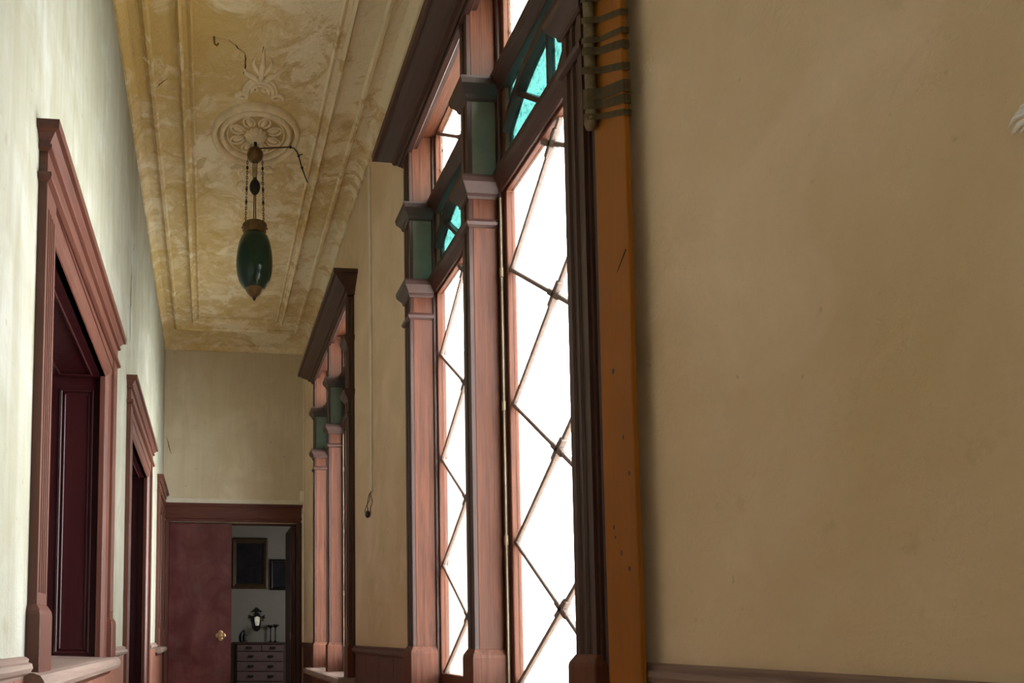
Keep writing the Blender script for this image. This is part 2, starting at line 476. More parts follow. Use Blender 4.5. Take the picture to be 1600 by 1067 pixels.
# cracks in the plaster: thin jagged fissures
def crack(parent, pts, w, plane):
    mb = MB(); vs = []; n = len(pts)
    for i, (a, b) in enumerate(pts):
        k = w * (0.25 + .75 * math.sin(PI * (i + .35) / n)) * random.uniform(.6, 1.3)
        for s in (-1, 1):
            if plane == 'L': vs.append((XL + .0012, a + s*k, b))
            elif plane == 'C': vs.append((a + s*k, b, zc - .0012))
            else: vs.append((a + s*k, YE - .0012, b))
    mb.add(vs, [(2*i, 2*i+1, 2*i+3, 2*i+2) for i in range(n-1)])
    return obj('crack', mb, 'crack_dark', parent)
def jag(a0, b0, a1, b1, n, j): return [(a0+(a1-a0)*i/n+random.uniform(-j, j), b0+(b1-b0)*i/n) for i in range(n+1)]
crack(wall_left, jag(4.43, 3.35, 4.40, 2.85, 14, .012), .010, 'L')
crack(wall_left, jag(4.50, 3.47, 4.56, 3.55, 4, .01), .005, 'L')
crack(wall_left, jag(6.55, 3.60, 6.56, 3.28, 8, .012), .008, 'L')
crack(ceiling, jag(.07, 3.67, .17, 3.76, 5, .008), .003, 'C')
crack(ceiling, jag(.17, 3.76, .165, 3.90, 5, .006), .005, 'C')
crack(ceiling, jag(-.33, 4.05, -.26, 3.97, 5, .006), .003, 'C')
crack(ceiling, jag(.262, 3.70, .262, 3.78, 4, .004), .005, 'C')
crack(ceiling, jag(.86, 4.20, .97, 4.17, 5, .006), .004, 'C')
crack(wall_end, jag(-.47, 3.20, -.41, 3.02, 7, .006), .006, 'E')

# ------------------------------------------------------------------ tall lattice window on the right wall (built once, then copied)
def clip(poly, a0, a1, b0, b1):
    for ax, lim, keep in ((0, a0, 1), (0, a1, -1), (1, b0, 1), (1, b1, -1)):
        out = []
        for i in range(len(poly)):
            p, q = poly[i], poly[(i+1) % len(poly)]
            ip, iq = keep*(p[ax]-lim) >= -1e-9, keep*(q[ax]-lim) >= -1e-9
            if ip: out.append(p)
            if ip != iq:
                t_ = (lim - p[ax]) / (q[ax] - p[ax])
                out.append((p[0]+t_*(q[0]-p[0]), p[1]+t_*(q[1]-p[1])))
        poly = out
        if not poly: return []
    return poly
GX = 1.118
def bar2(p, q, w, x0, x1):
    """bar from p to q in the (y,z) plane"""
    d = Vector((q[0]-p[0], q[1]-p[1])); d.normalize(); nrm = Vector((-d.y, d.x)) * w / 2
    poly = [(p[0]+nrm.x, p[1]+nrm.y), (q[0]+nrm.x, q[1]+nrm.y), (q[0]-nrm.x, q[1]-nrm.y), (p[0]-nrm.x, p[1]-nrm.y)]
    return MB().prism(poly, x0, x1, 'x')
def lattice(parent, y0, y1, z0, z1, zn, mat, hv=.256):
    h = (y1 - y0) / 2
    def pt(s, t): return (y0 + (t - s) / 2 * h, zn + (t + s) / 2 * hv)
    for i in range(-14, 15):
        for j in range(-14, 15):
            s, t_ = 2*i, 2*j
            poly = clip([pt(s, t_), pt(s, t_+2), pt(s+2, t_+2), pt(s+2, t_)], y0, y1, z0, z1)
            if len(poly) < 3: continue
            ar = abs(sum(poly[k][0]*poly[(k+1) % len(poly)][1] - poly[(k+1) % len(poly)][0]*poly[k][1] for k in range(len(poly)))) / 2
            if ar > 3e-4: obj('pane', MB().prism(poly, GX - .002, GX + .002, 'x'), mat, parent)
            n = pt(s, t_)
            if y0 + .02 < n[0] < y1 - .02 and z0 + .02 < n[1] < z1 - .02:
                jb = MB()
                for sg in (1, -1):
                    b_ = bar2((n[0] - .035, n[1] - sg * .035 * hv / h), (n[0] + .035, n[1] + sg * .035 * hv / h), .021, GX - .016, GX + .008)
                    jb.add(b_.v, b_.f)
                obj('lattice_joint', jb, 'lattice_wood', parent, bevel=.003)
    for k in range(-14, 15):
        for sg in (1, -1):
            # line b = sg*a + 2k for a in 0..2
            ps = []
            for a in (0.0, 2.0): ps.append((y0 + a * h, zn + (sg * a + 2 * k) * hv))
            (ya, za), (yb_, zb_) = ps
            lo, hi = 0.0, 1.0
            dz = zb_ - za
            for lim, sgn in ((z0, 1), (z1, -1)):
                tt = (lim - za) / dz
                if sgn * dz > 0: lo = max(lo, tt)
                else: hi = min(hi, tt)
            if hi - lo < .06: continue
            p = (ya + lo*(yb_-ya), za + lo*dz); q = (ya + hi*(yb_-ya), za + hi*dz)
            obj('lattice_bar', bar2(p, q, .0145, GX - .013 - .001*sg, GX + .006), 'lattice_wood', parent, bevel=.003)

def build_window(c, name, label):
    W_ = empty(name, (XR, c, .75), label, 'window', kind='structure')
    HI, HO, LI, LO = .0375, .885, .0825, .7575
    # three posts: plinth, shaft, two caps
    for k, (a, b) in enumerate(((c - HO, c - .7805), (c - HI, c + HI), (c + .7805, c + HO))):
        P = empty('post', (.97, (a + b) / 2, .80), parent=W_)
        # grooved front in plan
        w = b - a; g = []
        ng = 2 if k != 1 else 1
        g.append((.97, a))
        for i in range(ng):
            m_ = a + w * (i + 1) / (ng + 1)
            g += [(.97, m_ - .012), (.977, m_ - .009), (.977, m_ + .009), (.97, m_ + .012)]
        g.append((.97, b))
        plan = [(.984, a), (.984, b), (1.082, b), (1.082, a)]
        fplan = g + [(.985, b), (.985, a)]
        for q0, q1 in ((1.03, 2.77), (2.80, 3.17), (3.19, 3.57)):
            obj('front_fillet', MB().prism(fplan, q0, q1, 'z'), 'wood_stain_z', P)  # fronts darkened in colour for the shade on faces turned from the window
        obj('shaft', MB().prism(plan, 1.03, 2.77, 'z'), 'wood_z', P, bevel=.003)
        obj('shaft', MB().prism(plan, 2.80, 3.17, 'z'), 'paint_green', P, bevel=.003)
        obj('shaft', MB().prism(plan, 3.19, 3.57, 'z'), 'wood_z', P, bevel=.003)
        obj('plinth', MB().stack(1.085, .97, a, b, [(.80, .016), (1.008, .016), (1.018, .014), (1.040, .001)]), 'wood_z', P, bevel=.002)
        obj('astragal', MB().stack(1.085, .97, a, b, [(2.632, .001), (2.640, .010), (2.650, .014), (2.660, .010), (2.668, .001)]), 'wood_stain_y', P)
        obj('capital', MB().stack(1.085, .97, a, b, [(2.745, .002), (2.752, .008), (2.764, .010), (2.782, .022), (2.796, .032), (2.812, .036), (2.822, .036), (2.824, .004)]), 'wood_stain_y', P)
        obj('capital', MB().stack(1.085, .97, a, b, [(3.135, .002), (3.142, .008), (3.156, .012), (3.172, .022), (3.186, .032), (3.204, .036), (3.212, .036), (3.214, .004)]), 'wood_stain_y', P)
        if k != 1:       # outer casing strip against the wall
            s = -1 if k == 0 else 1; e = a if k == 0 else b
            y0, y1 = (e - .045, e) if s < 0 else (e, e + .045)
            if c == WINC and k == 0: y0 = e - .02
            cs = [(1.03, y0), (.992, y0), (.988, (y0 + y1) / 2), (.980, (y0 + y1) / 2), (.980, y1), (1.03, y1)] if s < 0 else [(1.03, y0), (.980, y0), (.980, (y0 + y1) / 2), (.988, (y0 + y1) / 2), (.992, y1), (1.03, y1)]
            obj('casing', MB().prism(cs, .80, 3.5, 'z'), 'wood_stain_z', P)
    # outer box frame behind the posts
    mb = MB()
    mb.box(1.082, 1.145, c - HO, c - .772, .80, 3.6); mb.box(1.082, 1.145, c + .772, c + HO, .80, 3.6); mb.box(1.082, 1.145, c - .058, c + .058, .80, 3.6)
    obj('box_frame', mb, 'wood_stain_z', W_, bevel=.004)
    # transoms
    for z in (2.765, 3.165):
        mb = MB().prism([(1.128, z), (1.085, z), (1.080, z + .010), (1.064, z + .030), (1.056, z + .048), (1.056, z + .066), (1.064, z + .070), (1.064, z + .085), (1.128, z + .085)], c - .79, c + .79, 'y')
        obj('transom', mb, 'wood_stain_y', W_, bevel=.002)
    # head soffit, architrave and cornice
    obj('head_soffit', MB().box(.975, 1.128, c - HO, c + HO, 3.57, 3.60), 'wood_y', W_)
    obj('architrave', MB().prism([(1.01, 3.60), (.985, 3.60), (.955, 3.555), (.952, 3.52), (.960, 3.51), (.960, 3.49), (.985, 3.485), (.985, 3.57), (1.01, 3.57)], c - .91, c + .91, 'y'), 'wood_stain_y', W_, bevel=.002)
    obj('cornice', MB().stack(1.012, .955, c - .925, c + .925, [(3.505, .0), (3.520, .006), (3.526, .022), (3.545, .030), (3.556, .046), (3.574, .072), (3.592, .090), (3.600, .094), (3.602, .112), (3.632, .116), (3.634, .0)]), 'wood_stain_y', W_)
    # sill and apron
    obj('sill', MB().prism([(1.17, .765), (.905, .745), (.885, .755), (.880, .775), (.888, .795), (.905, .802), (1.17, .812)], c - .92, c + .92, 'y'), 'wood_sill', W_)
    obj('apron', MB().stack(1.012, .965, c - .86, c + .86, [(.05, .0), (.60, .0), (.605, .012), (.64, .012), (.645, .0), (.70, .0), (.72, .025), (.748, .03)]), 'wood_y', W_)
    # lights
    for s in (-1, 1):
        y0, y1 = (c - LO, c - LI) if s < 0 else (c + LI, c + LO)
        ym = (y0 + y1) / 2
        o0, o1 = (y0 - .022, y1 + .026) if s < 0 else (y0 - .026, y1 + .022)
        # main casement
        def sash(z0, z1, b0, b1, nm):
            mb = MB(); x0, x1 = 1.098, 1.130
            vs = []; fs = []
            for x in (x0, x1):
                vs += [(x,o0,z0-b0),(x,o1,z0-b0),(x,o1,z1+b1),(x,o0,z1+b1),(x,y0,z0),(x,y1,z0),(x,y1,z1),(x,y0,z1)]
            for i in range(4):
                j = (i+1) % 4
                fs += [(i, j, j+4, i+4), (i+8, i+12, j+12, j+8), (i, i+8, j+8, j), (i+4, j+4, j+12, i+12)]
            mb.add(vs, fs)
            return obj(nm, mb, 'wood_z', W_, bevel=.003)
        S = sash(.915, 2.755, .10, .03, 'casement')
        lattice(S, y0, y1, .915, 2.755, 2.452 - (0 if s > 0 else .0), 'glass_clear')
        # rod of the casement bolt beside the far stile
        rod = MB().tube([(1.084, o1 - .004, .81), (1.084, o1 - .004, 2.74)], .0048)
        if s < 0:
            R_ = obj('bolt_rod', rod, 'rod_metal', W_)
            for z in (1.42, 1.92, 2.43): obj('rod_guide', MB().tube([(1.084, o1 - .004, z), (1.084, o1 - .004, z + .035)], .008), 'rod_metal', R_)
        # fanlight of teal glass
        T = sash(2.845, 3.175, .02, .02, 'fanlight_frame')
        r_ = .553; zc0 = 3.115 - r_; hw = (y1 - y0) / 2; hub = 2.845
        arc = [(ym + hw * (i / 10 - 1), zc0 + math.sqrt(r_*r_ - (hw * (i / 10 - 1))**2)) for i in range(21)]
        n_ = len(arc)
        inner = [(p[0], p[1] - .017) for p in arc]; outer = [(p[0], p[1] + .017) for p in arc]
        obj('arch_bar', MB().prism(outer + inner[::-1], GX - .030, GX + .012, 'x'), 'wood_dark', T)
        idx = [3, 10, 17]
        for i in idx: obj('spoke', bar2((ym, hub), (arc[i][0], arc[i][1]), .016, GX - .014, GX + .010), 'wood_dark', T)
        cuts = [0] + idx + [20]
        for a_, b_ in zip(cuts, cuts[1:]):
            poly = [(ym, hub)] + arc[a_:b_+1]
            if a_ == 0: poly = [(ym, hub), (y0, hub)] + arc[a_:b_+1]
            if b_ == 20: poly = poly + [(y1, hub)]
            obj('teal_pane', MB().prism(poly, GX - .002, GX + .002, 'x'), 'glass_teal', T)
        obj('teal_pane', MB().prism(arc[:11] + [(ym, 3.175), (y0, 3.175)], GX - .002, GX + .002, 'x'), 'glass_teal', T)
        obj('teal_pane', MB().prism(arc[10:] + [(y1, 3.175), (ym, 3.175)], GX - .002, GX + .002, 'x'), 'glass_teal', T)
        # top light
        U = sash(3.255, 3.565, .02, .005, 'top_light')
        lattice(U, y0, y1, 3.255, 3.565, 3.575, 'glass_figured')
    return W_
w1 = build_window(WINC, 'window_1', 'nearest tall wooden window with diamond lattice and teal fanlights, behind the ochre plank')
w2 = copy_tree(w1); w2.name = 'window_2'; w2.location.y += WSTEP
w2['label'] = 'farther tall lattice window, next to the dark red end door'


w3 = copy_tree(w1); w3.name = 'added_window_3'; w3.location.y -= 1.32 * WSTEP  # unseen window added to bring daylight onto the right wall
w3['label'] = 'added unseen lattice window behind the viewer, lets in more daylight'

# ------------------------------------------------------------------ openings on the left wall
def left_opening(name, label, cat, y0, y1, zin, ztop, sill, tilt=0.0, cw=.125, bw=.085, near_only=False):
    zb_ = .965 if sill else 0.0
    R_ = empty(name, (XL, (y0 + y1) / 2, zb_), label, cat, kind='structure')
    xf = -.465; pt = ztop - .155                     # pilaster top
    pz = 1.150 if sill else .30
    for k, (a, b) in enumerate(((y0, y0 + cw), (y1 - cw, y1))):
        pt_ = pt + (-tilt if k == 0 else tilt); nf = 4; fw = (b - a - .03) / nf; plan = [(XL - .01, a), (xf, a)]
        for i in range(nf):
            m_ = a + .015 + fw * (i + .5)
            plan += [(xf, m_ - fw*.30), (xf - .008, m_ - fw*.15), (xf - .008, m_ + fw*.15), (xf, m_ + fw*.30)]
        plan += [(xf, b), (XL - .01, b)]
        mb = MB().prism(plan, pz + .05, pt_ - .07, 'z')
        mb.box(XL - .01, xf, a, b, pz - .01, pz + .05); mb.box(XL - .01, xf, a, b, pt_ - .07, pt_)
        obj('fluted_casing', mb, 'wood_left_z', R_)
        obj('plinth', MB().stack(XL - .01, xf, a, b, [(zb_ + (.004 if sill else 0), .014), (pz - .012, .014), (pz, .012), (pz + .018, .001)]), 'wood_left_z', R_, bevel=.002)
    # inner bead frame
    a, b = y0 + cw, y1 - cw; xb = -.476
    mb = MB()
    def bplan(a_, s): return [(XL - .03, a_), (xb - .006, a_), (xb, a_ + s*.012), (xb + .002, a_ + s*bw*.4), (xb - .004, a_ + s*bw*.8), (xb - .016, a_ + s*bw), (XL - .03, a_ + s*bw)]
    mb.prism(bplan(a, 1), zb_ + .004, zin + bw - .01, 'z'); mb.prism(bplan(b, -1), zb_ + .004, zin + bw - .01, 'z')
    mb.prism([(p, zin + bw - (q - a)) for p, q in bplan(a, 1)], a, b, 'y')
    obj('bead_frame', mb, 'wood_left_z', R_, bevel=.003)
    # lintel board, astragal, frieze, crown
    obj('lintel_board', MB().box(XL - .01, xf - .006, y0 + cw - .002, y1 - cw + .002, zin + bw - .02, pt + .02), 'wood_left_y', R_)
    obj('astragal', MB().stack(XL - .01, xf, y0, y1, [(pt - .006, .001), (pt + .000, .013), (pt + .010, .015), (pt + .018, .013), (pt + .022, .001)], tilt), 'wood_left_y', R_)
    obj('frieze', MB().stack(XL - .01, xf, y0, y1, [(pt + .015, .0), (ztop - .06, .0)], tilt), 'wood_left_y', R_)
    obj('crown', MB().stack(XL - .002, xf, y0, y1, [(ztop - .070, .0), (ztop - .066, .012), (ztop - .056, .013), (ztop - .054, .006), (ztop - .044, .010), (ztop - .030, .022), (ztop - .026, .024), (ztop - .024, .036), (ztop, .038), (ztop + .001, .0)], tilt), 'wood_left_y', R_)
    # reveals
    ia, ib = y0 + cw + bw - .025, y1 - cw - bw + .025; xd = XL - .26
    for nm, yy, s in (('jamb', ia, 1), ('jamb', ib, -1)):
        J = obj(nm, MB().box(xd, XL - .005, yy - s*.03, yy, zb_ + .004, zin + .01), 'wood_red', R_, bevel=.002)
        pn = MB(); x0_, x1_ = xd + .045, XL - .060
        z0_, z1_ = zb_ + (.035 if sill else .12), zin - .06
        for off, th in ((0, .010), (.016, .005)):
            for q in ((x0_+off, x0_+off+.010, z0_+off, z1_-off), (x1_-off-.010, x1_-off, z0_+off, z1_-off), (x0_+off, x1_-off, z0_+off, z0_+off+.010), (x0_+off, x1_-off, z1_-off-.010, z1_-off)):
                pn.box(q[0], q[1], yy, yy + s*th, q[2], q[3])
        obj('panel_moulding', pn, 'wood_red', J, bevel=.003)
        obj('stop_bead', MB().box(XL - .034, XL - .022, yy, yy + s*.012, zb_ + .004, zin), 'wood_red', J, bevel=.004)
    H = obj('head_lining', MB().box(xd, XL - .005, ia, ib, zin, zin + .02), 'wood_red', R_)
    pn = MB()
    for q in ((xd + .045, xd + .055, ia + .05, ib - .05), (XL - .07, XL - .06, ia + .05, ib - .05), (xd + .045, XL - .06, ia + .05, ia + .06), (xd + .045, XL - .06, ib - .06, ib - .05)):
        pn.box(q[0], q[1], q[2], q[3], zin - .010, zin)
    obj('panel_moulding', pn, 'wood_red', H, bevel=.003)
    # closed leaves at the back of the recess
    ym = (ia + ib) / 2
    for a_, b_ in ((ia, ym - .002), (ym + .002, ib)):
        Lf = obj('shutter_leaf' if sill else 'door_leaf', MB().box(xd - .03, xd, a_, b_, zb_ + .004, zin), 'wood_red', R_, bevel=.002)
        zs = [zb_ + .08, (zb_ + zin) / 2 - .04, (zb_ + zin) / 2 + .04, zin - .08]
        for q0, q1 in ((zs[0], zs[1]), (zs[2], zs[3])):
            obj('panel', MB().stack(xd - .001, xd, a_ + .09, b_ - .09, [(q0, 0), (q0 + .02, .0), (q1, 0)]).box(xd, xd + .012, a_ + .10, b_ - .10, q0 + .02, q1 - .02), 'wood_red', Lf, bevel=.008)
    if sill:
        pr = [(xd, .945), (XL, .945), (-.455, .925), (-.437, .928), (-.427, .945), (-.427, .962), (-.437, .977), (-.455, .983), (XL, .985), (xd, .992)]
        obj('sill', MB().prism(pr, y0 - .06, y1 + .02, 'y'), 'wood_sill', R_)
        obj('apron_moulding', MB().prism([(XL - .01, .90), (-.478, .90), (-.470, .915), (-.462, .935), (-.455, .945), (XL - .01, .945)], y0 - .01, y1 - .01, 'y'), 'wood_left_y', R_)
    return R_
left_opening('window_4', 'nearest red-brown fluted casing with a thick sill on the left wall', 'window', 2.045, 3.66, 2.30, 2.548, True, .030)
left_opening('door_1', 'middle red-brown doorway casing without a sill on the left wall', 'door', 4.30, 6.03, 2.33, 2.615, False, .012)
left_opening('window_5', 'small far casing with a sill on the left wall beside the end door', 'window', 6.88, 7.76, 2.33, 2.59, True, .0, cw=.11, bw=.07)

# ------------------------------------------------------------------ dado rails and wainscot
def rail(y0, y1, side, z=1.02):
    s = 1 if side == 'L' else -1; x = XL if side == 'L' else XR
    pr = [(0, -.052), (.010, -.052), (.012, -.044), (.026, -.036), (.033, -.024), (.030, -.012), (.020, -.008), (.022, 0), (.012, .006), (0, .006)]
    return MB().prism([(x + s*p, z + q) for p, q in pr], y0, y1, 'y')
tn = [0]
def trim(mb, label, mat):
    tn[0] += 1
    return structure(obj('trim_%d' % tn[0], mb, mat), label, 'dado rail')
trim(rail(YB, 1.99, 'L'), 'dado rail on the left wall in front of the nearest casing', 'wood_sill')
trim(rail(3.70, 4.28, 'L'), 'short dado rail on the left wall between casing and doorway', 'wood_sill')
trim(rail(6.05, 6.80, 'L'), 'short dado rail on the left wall beyond the doorway', 'wood_sill')
trim(rail(.48, 1.645, 'R'), 'dado rail on the right wall right of the ochre plank', 'wood_sill')
trim(rail(WINC + WH + .046, WINC + WSTEP - WH - .046, 'R'), 'dado rail on the right wall between the two lattice windows', 'wood_left_y')
trim(rail(WINC + WSTEP + WH + .046, YE, 'R'), 'short dado rail on the right wall beside the end door', 'wood_left_y')
def boards(y0, y1, side, parent, mat, w=.105):
    s = 1 if side == 'L' else -1; x = XL if side == 'L' else XR
    n = max(1, round((y1 - y0) / w)); w = (y1 - y0) / n; first = None
    for i in range(n):
        a = y0 + i * w
        if first is None:
            first = obj('board', MB().box(x - s*.002, x + s*.010, a + .0015, a + w - .0015, .10, .972), mat, parent, bevel=.003)
        else:
            o = first.copy(); COL.objects.link(o); o.parent = parent; o.location.y = first.location.y + i * w
for a, b in ((.6, 2.0), (2.0, 3.72), (3.72, 4.28), (6.05, 6.84), (6.84, YE)):
    zt = .972
    if (a, b) in ((2.0, 3.72), (6.84, YE)):
        n0 = len(wall_left.children)
        boards(a, b, 'L', wall_left, 'wainscot_wood')
        for o in wall_left.children[n0:] if False else [c for c in wall_left.children if c.name.startswith('board')]:
            if a <= o.location.y + wall_left.location.y <= b: o.scale.z = (.905 - .10) / (.972 - .10)
    else: boards(a, b, 'L', wall_left, 'wainscot_wood')
boards(WINC + WH + .05, WINC + WSTEP - WH - .05, 'R', wall_right, 'wood_header', .33)
boards(WINC + WSTEP + WH + .05, YE, 'R', wall_right, 'wood_header', .33)
boards(.5, 1.645, 'R', wall_right, 'wood_sill', .28)
for sd, x0_, x1_ in (('left', XL, XL + .018), ('right', XR - .018, XR)):
    pass

# ------------------------------------------------------------------ end door
D = empty('door_2', ((DX0 + DX1) / 2, YE, 0), 'dark red double door in the end wall, right leaf standing open', 'door', kind='structure')
def stackx(mb, x0, x1, prof, yb_=YE + .002, yf=YE - .012):
    """stacked bands on the end wall, growing towards the viewer"""
    vs = []; fs = []
    for z, o in prof: vs += [(x0 - o, yb_, z), (x1 + o, yb_, z), (x1 + o, yf - o, z), (x0 - o, yf - o, z)]
    n = len(prof)
    for k in range(n - 1):
        for i in range(4):
            j = (i + 1) % 4; fs.append((4*k+i, 4*k+j, 4*k+4+j, 4*k+4+i))
    fs += [(3, 2, 1, 0), tuple(4*(n-1)+i for i in range(4))]
    return mb.add(vs, fs)
obj('lintel', stackx(MB(), -.455, .975, [(DZ, .0), (2.325, .0), (2.33, .010), (2.35, .012), (2.352, .004), (2.455, .004), (2.462, .012), (2.478, .018), (2.492, .020), (2.494, .0)]), 'wood_header', D, bevel=.002)
obj('head_board', MB().box(-.46, .985, YE - .022, YE, 2.494, 2.540), 'trim_white', D)
for a, b, m_ in ((-.485, -.425, 'wood_left_z'), (.930, .985, 'wood_dark')):
    obj('jamb', MB().box(a, b, YE - .016, YE + .18, 0, DZ + .002), m_, D, bevel=.004)
    obj('jamb_bead', MB().box(a + .02, b - .02, YE - .024, YE - .014, 0, DZ), m_, D, bevel=.004)
obj('rebate', MB().box(-.43, .935, YE + .10, YE + .16, 2.285, 2.302), 'wood_dark', D)
lx0, lx1 = -.424, .240
L1 = obj('door_leaf', MB().box(lx0, lx1, YE + .045, YE + .088, .01, 2.288), 'door_paint', D, bevel=.004)
# quatrefoil rose and knob
kx, kz = .131, 1.094
rose = MB()
for a in range(4): rose.lathe([(.026, 0), (.026, .004), (.020, .007), (.001, .008)], (0, 0, 0), 16)
rv = []
per = len(rose.v) // 4
for i, (x, y, z) in enumerate(rose.v):
    a = (i // per) * PI / 2; rv.append((kx + x + .030*math.cos(a), YE + .045 - z, kz + y + .030*math.sin(a)))
rose.v = rv
KR = obj('door_rose', rose, 'brass_bright', L1)
kb = MB().lathe([(.010, 0), (.010, .030), (.022, .040), (.028, .055), (.022, .068), (.001, .072)], (0, 0, 0), 16)
kb.v = [(kx + x, YE + .045 - z, kz + y) for x, y, z in kb.v]
obj('knob', kb, 'brass_bright', L1)
# open right leaf, swung into the room beyond
L2 = obj('door_leaf', MB().box(.886, .928, YE + .05, YE + .72, .01, 2.288), 'wood_dark', D, bevel=.004)
obj('stile_edge', MB().box(.880, .886, YE + .05, YE + .15, .05, 2.25), 'wood_red', L2)
obj('latch_plate', MB().box(.874, .880, YE + .075, YE + .125, 1.055, 1.13), 'ivory', L2, bevel=.002)

# ------------------------------------------------------------------ room beyond the end door
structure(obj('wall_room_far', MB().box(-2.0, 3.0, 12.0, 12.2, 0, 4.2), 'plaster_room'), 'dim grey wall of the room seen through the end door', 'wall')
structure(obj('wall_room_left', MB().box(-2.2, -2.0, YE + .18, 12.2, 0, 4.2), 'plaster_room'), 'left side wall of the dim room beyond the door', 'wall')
mb = wall_cells(MB(), [YE + .18, 9.5, 10.3, 12.2], [0, 1.2, 2.1, 4.2], [(9.5, 10.3, 1.2, 2.1)], 3.0, 3.2)  # unseen window gap added so daylight reaches the far room
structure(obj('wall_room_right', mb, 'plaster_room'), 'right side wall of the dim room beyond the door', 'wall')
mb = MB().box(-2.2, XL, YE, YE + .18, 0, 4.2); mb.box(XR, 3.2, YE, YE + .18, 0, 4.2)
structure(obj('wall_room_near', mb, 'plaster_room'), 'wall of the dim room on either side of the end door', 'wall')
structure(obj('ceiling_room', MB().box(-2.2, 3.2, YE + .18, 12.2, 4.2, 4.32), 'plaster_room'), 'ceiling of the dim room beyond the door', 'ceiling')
portal(9.9, 1.65, .8, .9, 3.25)

# chest of drawers
CHX0, CHX1, CHY0, CHY1, CHZ = .42, 1.20, 11.55, 11.98, 1.0
ch = empty('chest_of_drawers', ((CHX0+CHX1)/2, (CHY0+CHY1)/2, 0), 'dark wooden chest of drawers against the far wall of the room', 'chest of drawers')
obj('carcass', MB().box(CHX0, CHX1, CHY0 + .02, CHY1, .10, CHZ - .03), 'wood_dark', ch, bevel=.004)
obj('top', MB().box(CHX0 - .025, CHX1 + .025, CHY0 - .01, CHY1, CHZ - .03, CHZ), 'wood_dark', ch, bevel=.006)
for x in (CHX0 + .03, CHX1 - .03):
    for y in (CHY0 + .06, CHY1 - .04): obj('foot', MB().lathe([(.022, 0), (.032, .03), (.026, .07), (.030, .10)], (x, y, 0), 12), 'wood_dark', ch)
def drawer(x0, x1, z0, z1, n):
    d = obj('drawer', MB().box(x0 + .006, x1 - .006, CHY0, CHY0 + .03, z0 + .006, z1 - .006), 'chest_wood', ch, bevel=.006)
    for i in range(n):
        x = x0 + (x1 - x0) * ((i + .5) / n if n > 1 else .5)
        if n == 2: x = x0 + (x1 - x0) * (.30 if i == 0 else .72)
        h = MB().tube([(x - .035, CHY0 - .002, (z0+z1)/2 + .004), (x - .03, CHY0 - .02, (z0+z1)/2 - .012), (x, CHY0 - .024, (z0+z1)/2 - .018), (x + .03, CHY0 - .02, (z0+z1)/2 - .012), (x + .035, CHY0 - .002, (z0+z1)/2 + .004)], .006)
        h.box(x - .045, x + .045, CHY0 - .004, CHY0 + .002, (z0+z1)/2 - .008, (z0+z1)/2 + .02)
        obj('handle', h, 'bronze', d)
drawer(CHX0 + .02, .83, .855, .965, 1); drawer(.83, CHX1 - .02, .855, .965, 1)
for z0, z1 in ((.70, .855), (.545, .70), (.39, .545), (.13, .39)): drawer(CHX0 + .02, CHX1 - .02, z0, z1, 2)

# things on the chest
def figurine(x, y, z):
    mb = MB().lathe([(.062, 0), (.060, .02), (.040, .03)], (x, y, z), 16, 1, .6)
    mb.tube([(x - .035, y, z + .02), (x - .042, y, z + .08), (x - .030, y, z + .13), (x - .015, y, z + .165)], [.035, .034, .028, .014], 10)
    mb.tube([(x + .012, y, z + .02), (x + .018, y, z + .07), (x + .020, y, z + .115), (x + .012, y, z + .15)], [.026, .028, .024, .011], 10)
    mb.ell((x + .014, y, z + .168), .017, .017, .021)
    mb.tube([(x + .022, y, z + .12), (x + .05, y, z + .115), (x + .068, y, z + .095)], [.012, .010, .006], 8)
    mb.ell((x - .012, y, z + .178), .012, .012, .014)
    return obj('figurine', mb, 'bronze')
tag(figurine(.555, 11.75, CHZ), 'small dark bronze figure group standing on the left of the chest', 'figurine')
def stand(x, y, z, h, r, label):
    mb = MB().lathe([(.038, 0), (.038, .008), (.020, .016), (.011, .03), (.010, h*.35), (.014, h*.38), (.010, h*.42), (.010, h - .06), (.016, h - .05), (r*.6, h - .035), (r, h - .015), (r, h - .003), (.02, h)], (x, y, z), 20)
    return tag(obj('candlestick', mb, 'bronze'), label, 'candlestick', 'candlesticks on the chest')
stand(.985, 11.72, CHZ, .275, .062, 'left of two slim dark candlesticks with broad pans on the chest')
stand(1.075, 11.86, CHZ, .285, .062, 'right of two slim dark candlesticks, slightly taller, on the chest')

# pictures and mirror
def picture(x0, x1, z0, z1, w, label, mat):
    P = empty('framed_picture', ((x0+x1)/2, 12.0, z0), label, 'picture')
    mb = MB()
    vs = []; fs = []
    for o, y in ((0, 12.0), (0, 11.965), (w*.35, 11.950), (w*.8, 11.962), (w, 11.975), (w, 12.0)):
        vs += [(x0+o, y, z0+o), (x1-o, y, z0+o), (x1-o, y, z1-o), (x0+o, y, z1-o)]
    for k in range(5):
        for i in range(4):
            j = (i+1) % 4; fs.append((4*k+i, 4*k+j, 4*k+4+j, 4*k+4+i))
    mb.add(vs, fs)
    obj('picture_frame', mb, mat, P)
    obj('canvas', MB().box(x0 + w - .005, x1 - w + .005, 11.978, 11.992, z0 + w - .005, z1 - w + .005), 'canvas_dark', P)
picture(.36, .955, 1.862, 2.690, .085, 'large dark painting in a brown frame on the far room wall', 'frame_gilt')
picture(1.0, 1.50, 1.845, 2.345, .05, 'black framed picture partly hidden by the open door leaf', 'black_frame')
mi = empty('wall_mirror', (.790, 12.0, 1.17), 'small ornate black mirror with carved scrolls above the chest', 'mirror')
mx, mz = .790, 1.34
gl = [(mx - .060, mz + .055), (mx - .035, mz + .082), (mx, mz + .092), (mx + .035, mz + .082), (mx + .060, mz + .055), (mx + .050, mz - .03), (mx + .040, mz - .082), (mx, mz - .092), (mx - .040, mz - .082), (mx - .050, mz - .03)]
